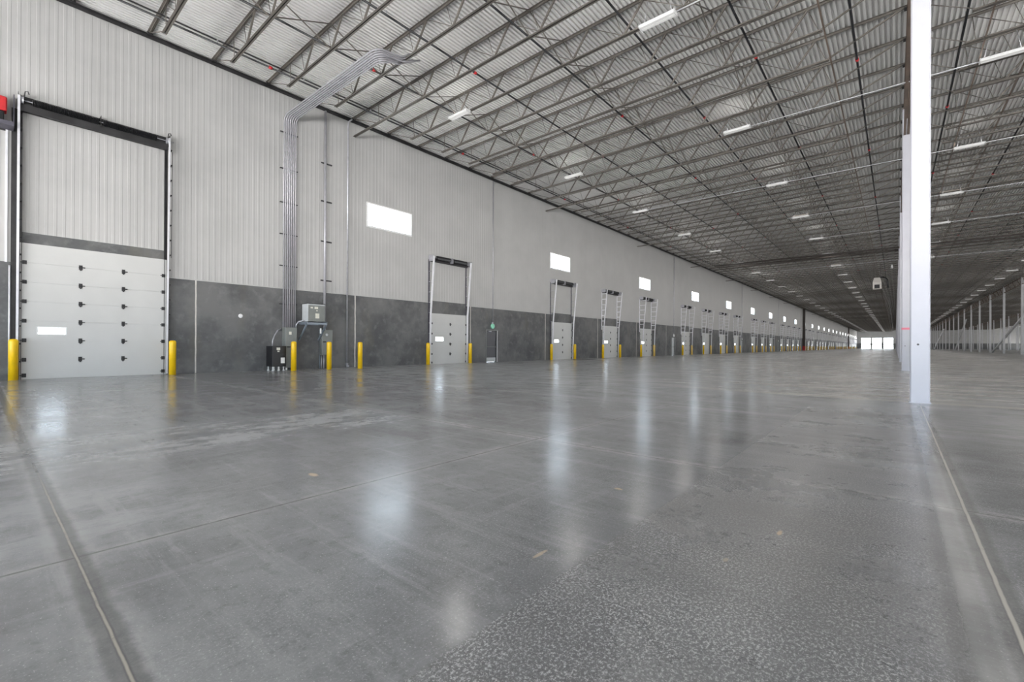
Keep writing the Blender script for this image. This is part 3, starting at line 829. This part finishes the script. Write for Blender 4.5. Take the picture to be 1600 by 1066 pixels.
def joists():
    nodesL = [3.5 + 2.03 * k for k in range(8)]
    nodesR = [21.06 + 2.9 + 2.0 * k for k in range(6)]
    XA, XB = ROWS[0] - .02, ROWS[0] + .02
    NEAR, MID = 46, 300
    def meshes(x0, x1, nodes, ext0, mat):
        T, B, W, S, S2 = joist_parts(x0, x1, nodes, ext0)
        return [T.mesh('top_chord', mat), B.mesh('bottom_chord', mat), W.mesh('web_bracing', mat), S.mesh('bearing_seat', M['dark']), S2.mesh('bearing_seat', M['dark'])], whole((T, B, W)).mesh('roof_joist', mat)
    left = {x: meshes(.015, XA, nodesL, x, M['steel']) for x in (False, True)}
    right = meshes(XB, ROWS[1] - .02, nodesR, False, M['steel'])
    names = ('top_chord', 'bottom_chord', 'web_bracing', 'bearing_seat', 'bearing_seat')
    ny = 0; n = -6; count = 0
    while True:
        y = JOIST0 + JSTEP * n
        if y > Y1 - 1: break
        ext = n % 8 == 0
        parts, one = left[ext]
        if y < 100:
            e = empty('roof_joist', (0, y, 0))
            for nm, me in zip(names, parts): link(nm, me, e)
        else: e = link('roof_joist', one, None, (0, y, 0))
        k = n + 7
        if n == -6: lab, g = 'brown-grey roof joist crossing the upper left corner', None
        elif n <= 24: lab, g = ('steel roof joist whose bottom chord reaches the white wall, %s from the upper left' if ext else 'steel roof joist bearing on the white wall, %s from the upper left') % nth(k), 'roof joists over the dock aisle'
        else: lab, g = 'steel roof joist of the dock aisle, in the dense run past the thirtieth', 'distant roof joists over the dock aisle'
        tag(e, lab, 'joist', g); count += 1
        n += 1
    # right bay
    n = 1; rest = MB()
    lite = whole(joist_parts(XB, ROWS[1] - .02, nodesR, False, fine=False)[:3])
    k = 0
    while True:
        y = JOIST0 + JSTEP * n
        if y > Y1 - 1: break
        if count < 300:
            if y < 70:
                e = empty('roof_joist', (0, y, 0))
                for nm, me in zip(names, right[0]): link(nm, me, e)
            else: e = link('roof_joist', right[1], None, (0, y, 0))
            k += 1
            if k <= 16: lab, g = 'steel roof joist right of the white column, %s from the top' % nth(k), 'roof joists right of the column'
            else: lab, g = 'steel roof joist right of the white column, deep in the distant run', 'distant roof joists right of the column'
            tag(e, lab, 'joist', g); count += 1
        else: rest.add([(v[0], v[1] + y, v[2]) for v in lite.v], lite.f)
        n += 1
    for r, ymin in ((1, 95), (2, 190)):
        dx = ROWS[r] - ROWS[0]
        n = math.ceil((ymin - JOIST0) / JSTEP)
        while JOIST0 + JSTEP * n < Y1 - 1:
            y = JOIST0 + JSTEP * n
            rest.add([(v[0] + dx, v[1] + y, v[2] + SLOPE * dx) for v in lite.v], lite.f); n += 1
    o = rest.build('roof_joist', M['steel'])
    tag(o, 'mass of far roof joists above the right-hand columns', 'joists', 'far roof joists', 'stuff')
    # horizontal bridging rods
    for i, (x, dz, r, lab) in enumerate([(1.6, -.10, .018, 'thin dark bridging rod parallel to the wall, nearest to the wall'),
                                        (18.85, -.93, .022, 'brown bridging rod along the joists, just left of the nearest column'),
                                        (23.0, -.93, .022, 'brown bridging rod along the joists, just right of the nearest column'),
                                        (24.6, -.08, .022, 'rusty bridging rod high right of the nearest column')]):
        z = zd(x) + dz
        o = MB().bar((x, Y0 + 13, z), (x, Y1 - 1, z), .045, .035).build('bridging_rod', M['girder' if i else 'dark'])
        tag(o, lab, 'bridging')
    # cross bridging
    z1, z0 = .06, .90
    for X, nm in ((5.48, 'nearest the wall'), (11.2, 'mid aisle'), (15.86, 'nearer the column'), (28.8, 'right of the column')):
        h = [MB().bar((X, .03, zd(X) - z1), (X, JSTEP - .03, zd(X) - z0), .03, .03).mesh('brace_bar', M['steel']),
             MB().bar((X + .05, .03, zd(X) - z0), (X + .05, JSTEP - .03, zd(X) - z1), .03, .03).mesh('brace_bar', M['steel'])]
        for n in range(-4, 26):
            y = JOIST0 + JSTEP * n
            if X > 21 and y < 16: continue
            e = empty('cross_bridging', (0, y, 0))
            for me in h: link('brace_bar', me, e)
            if n < 8: lab, g = 'crossed bridging bars between joists, row %s, %s from the front' % (nm, nth(n + 5)), 'cross bridging'
            else: lab, g = 'small crossed bridging bars deep in the row %s' % nm, 'far cross bridging ' + nm
            tag(e, lab, 'bridging', g)
joists()

# ------------------------------------------------------------------ sprinkler pipes
def sprinklers():
    xs = [2.15 + 2.9 * k for k in range(12)]
    for i, x in enumerate(xs):
        z = zd(x) - .56
        e = empty('sprinkler_pipe', (x, 0, z))
        r = .036
        MB().tube([(0, -12, 0), (0, 130, 0), (0, Y1 - 2, 0)], r, 8).build('pipe', M['black'], e)
        cm = MB().tube([(0, -.06, 0), (0, .06, 0)], .058, 8).mesh('coupling', M['red'])
        for k in range(8): link('coupling', cm, e, (0, 7.3 + (i * 2.7) % 6.1 + 6.4 * k * 1.6, 0))
        hm = MB().tube([(0, 0, .02), (0, 0, .12)], .014, 6).tube([(0, 0, .12), (0, 0, .14)], .03, 8).mesh('sprinkler_head', M['galv'])
        for k in range(10): link('sprinkler_head', hm, e, (0, 5.5 + 3.1 * k, 0))
        if x < 21: lab = 'black sprinkler pipe running the length of the roof, %s from the white wall' % nth(i + 1)
        else: lab = 'black sprinkler pipe running right of the nearest column, %s from it' % nth(i - 6)
        tag(e, lab, 'pipe', 'sprinkler pipes')
    for y, lab in ((60.4, 'dark cross main spanning the roof, nearer of two'), (62.0, 'dark cross main spanning the roof, farther of two')):
        e = empty('sprinkler_main', (0, y, 11.27))
        MB().tube([(3.2, 0, 0), (36, 0, .0)], .09, 10).build('pipe', M['fin'], e)
        hm = MB().bar((0, 0, .05), (0, 0, 1.25), .015, .015).mesh('hanger_rod', M['dark'])
        for k in range(8): link('hanger_rod', hm, e, (3.6 + 4.3 * k, 0, 0))
        tag(e, lab, 'pipe')
sprinklers()

# ------------------------------------------------------------------ light fixtures
POWER = 62.
CEIL_FILL = 4.
SKY, GROUND = 9., 22.
def lights():
    hs = MB().cbox(-.56, .56, -.13, .13, .03, .10, .015).box(-.50, .50, -.05, .05, .10, .13).mesh('housing', M['white'])
    ln = MB().box(-.54, .54, -.11, -.01, 0, .03).box(-.54, .54, .01, .11, 0, .03).mesh('lens', M['lens'])
    rf = MB().box(-.58, -.56, -.14, .14, -.01, .11).box(.56, .58, -.14, .14, -.01, .11).mesh('end_cap', M['white'])
    hm = MB().tube([(-.45, 0, .12), (-.3, 0, 1.0)], .006, 4).mesh('hanger_wire', M['galv'])
    hm2 = MB().tube([(.45, 0, .12), (.3, 0, 1.0)], .006, 4).mesh('hanger_wire', M['galv'])
    rows = [(5.75, 'nearest the white wall'), (14.9, 'in the middle of the aisle'), (23.55, 'just right of the nearest column'), (32.6, 'far right')]
    for X, nm in rows:
        k = 0; y = 13.9
        if X > 30: y += 9.45 * 3
        while y < Y1 - 6:
            z = 11.40
            e = empty('light_fixture', (X, y, z))
            h = link('housing', hs, e); link('lens', ln, e)
            link('hanger_wire', hm, e); link('hanger_wire', hm2, e)
            if y < 70: link('end_cap', rf, e)
            k += 1
            if k <= 7: lab, g = 'white linear light %s, %s from the front' % (nm, nth(k)), 'linear lights'
            else: lab, g = 'tiny white linear light deep in the row %s' % nm, 'distant linear lights ' + nm
            tag(e, lab, 'light', g)
            la = bpy.data.lights.new('lamp', 'AREA'); la.shape = 'RECTANGLE'; la.size = 1.1; la.size_y = .2
            la.energy = POWER; la.color = (1, .97, .93)
            lo = bpy.data.objects.new('lamp', la); C.objects.link(lo); lo.parent = e; lo.location = (0, 0, -.02)
            if CEIL_FILL > 0:  # upward fill lamp, added over each housing to brighten the roof deck
                lu = bpy.data.lights.new('ceiling_fill', 'AREA'); lu.shape = 'RECTANGLE'; lu.size = 1.1; lu.size_y = .22
                lu.energy = CEIL_FILL; lu.color = (1, .97, .93)
                lo = bpy.data.objects.new('ceiling_fill', lu); C.objects.link(lo); lo.parent = e; lo.location = (0, 0, .14); lo.rotation_euler = (PI, 0, 0)
            y += 9.45
    # feeder conduits across to the fixtures
    for j, (y, xa, xb) in enumerate([(13.9, 15.5, 20.8), (23.4, 15.5, 33), (32.8, 5.9, 33), (42.2, 14, 33), (51.7, 14, 33), (70.6, 8, 33)]):
        o = MB().tube([(xa, y, 11.47), (xb, y, 11.47)], .022, 6).build('conduit', M['track'])
        tag(o, 'pale straight conduit crossing under the joists, %s from the front' % nth(j + 1), 'conduit', 'light feeder conduits')
lights()

# ------------------------------------------------------------------ dark full-height piers, hanging heater
def extras():
    for i, y in enumerate(FINS):
        e = empty('expansion_pier', (0, y, 0))
        MB().box(.03, .62, -.25, .25, 1.3, zd(0) - .12).build('cladding', M['fin'], e)
        MB().box(.03, .64, -.27, .27, 0, 1.3).build('guard', M['red'], e)
        tag(e, ['dark full-height pier with a red foot on the left wall, nearer one', 'thin dark full-height pier on the left wall near the far end'][i], 'pier')
    e = empty('unit_heater', (18.8, 78., 8.9))
    MB().cbox(-.45, .45, -.5, .5, 0, .95, .03).build('casing', M['heater'], e)
    m = MB(); m.add([(-.45, -.5, .95), (.45, -.5, .95), (.45, .5, .95), (-.45, .5, .95), (-.32, -.3, 1.5), (.32, -.3, 1.5), (.32, .5, 1.5), (-.32, .5, 1.5)],
                    [(0, 1, 5, 4), (1, 2, 6, 5), (2, 3, 7, 6), (3, 0, 4, 7), (4, 5, 6, 7)]); m.build('hood', M['heater'], e)
    MB().box(-.27, .27, -.53, -.49, .06, .55).build('outlet_grille', M['dark'], e)
    for s in (-.35, .35): MB().tube([(s, 0, 1.4), (s, 0, 3.4)], .02, 6).build('hanger_rod', M['dark'], e)
    tag(e, 'cream hanging unit heater with a dark square outlet, under the roof left of the columns', 'heater')
    p = [(19.3, 78, 10.3)]
    for a in range(1, 7):
        t = a / 6 * PI / 2; p.append((19.3 + .6 * math.sin(t), 78, 10.3 + .15 - .6 * (1 - math.cos(t))))
    p.append((19.95, 78, 9.0))
    tag(MB().tube([(19.14, 78, 10.46), (19.3, 78, 10.48)] + p[1:], .08, 8).build('flue_pipe', M['black']), 'black hooked flue pipe beside the hanging heater', 'pipe')
    e = empty('warning_horn', (20.35, 70., 11.0 - .55))
    MB().tube([(0, 0, 0), (0, 0, .5)], [.14, .06], 10).build('bell', M['white'], e)
    MB().tube([(0, 0, .5), (0, 0, zd(20) - 10.45)], .015, 6).build('stem', M['galv'], e)
    tag(e, 'small white cone hanging from the roof close to the column row', 'lamp')
extras()

# ------------------------------------------------------------------ daylight
W = bpy.data.worlds.new('overcast_sky'); bpy.context.scene.world = W; W.use_nodes = True
nt = W.node_tree; bg = nt.nodes['Background']
tc = nt.nodes.new('ShaderNodeTexCoord'); sx = nt.nodes.new('ShaderNodeSeparateXYZ'); nt.links.new(tc.outputs['Generated'], sx.inputs[0])
mr = nt.nodes.new('ShaderNodeMapRange'); mr.inputs[1].default_value = -.04; mr.inputs[2].default_value = .04; nt.links.new(sx.outputs[2], mr.inputs[0])
mx = nt.nodes.new('ShaderNodeMix'); mx.data_type = 'RGBA'
mx.inputs[7].default_value = (.74 * SKY, .88 * SKY, 1.02 * SKY, 1)   # sunlit yard below, strengthened to lift the ceiling; pale sky above
mx.inputs[6].default_value = (GROUND, .99 * GROUND, .97 * GROUND, 1)
nt.links.new(mr.outputs[0], mx.inputs[0]); nt.links.new(mx.outputs[2], bg.inputs[0]); bg.inputs[1].default_value = 1
def portal(loc, rot, sx_, sy_):
    po = bpy.data.lights.new('daylight_portal', 'AREA'); po.shape = 'RECTANGLE'; po.size = sx_; po.size_y = sy_
    po.cycles.is_portal = True
    ob = bpy.data.objects.new('daylight_portal', po); C.objects.link(ob); ob.location = loc; ob.rotation_euler = rot
portal((XR / 2, Y0, REAR / 2), (PI / 2, 0, 0), XR, REAR)
portal((XR, (Y0 + Y1) / 2, SIDE / 2), (0, PI / 2, 0), SIDE, Y1 - Y0)
for c in wins[:12]: portal((-.2, c, (WZ0 + WZ1) / 2), (0, -PI / 2, 0), WZ1 - WZ0, WW)

# ------------------------------------------------------------------ camera
f, yaw, pitch, roll, sy, D, H = 707.18, .7027, .0018, .0046, 5.45, 20.68, 1.1255
cam = bpy.data.cameras.new('camera'); co = bpy.data.objects.new('camera', cam); C.objects.link(co)
cam.sensor_fit = 'HORIZONTAL'; cam.sensor_width = 36; cam.lens = f / 1600 * 36; cam.shift_y = sy / 1600
cam.clip_start = .05; cam.clip_end = 1000
fw = Vector((-math.sin(yaw) * math.cos(pitch), math.cos(yaw) * math.cos(pitch), math.sin(pitch)))
r0 = Vector((math.cos(yaw), math.sin(yaw), 0)); u0 = r0.cross(fw)
r = math.cos(roll) * r0 + math.sin(roll) * u0; u = -math.sin(roll) * r0 + math.cos(roll) * u0
mw = Matrix.Identity(4)
for i in range(3): mw[i][0], mw[i][1], mw[i][2], mw[i][3] = r[i], u[i], -fw[i], (D, 0, H)[i]
co.matrix_world = mw
S = bpy.context.scene; S.camera = co
S.view_settings.view_transform = 'Standard'; S.view_settings.look = 'None'; S.view_settings.gamma = 1
S.view_settings.exposure = 0.05; S.view_settings.use_curve_mapping = False
S.cycles.max_bounces = 7; S.cycles.diffuse_bounces = 4; S.cycles.glossy_bounces = 3; S.cycles.transparent_max_bounces = 8
S.cycles.use_denoising = True; S.cycles.sample_clamp_indirect = 6
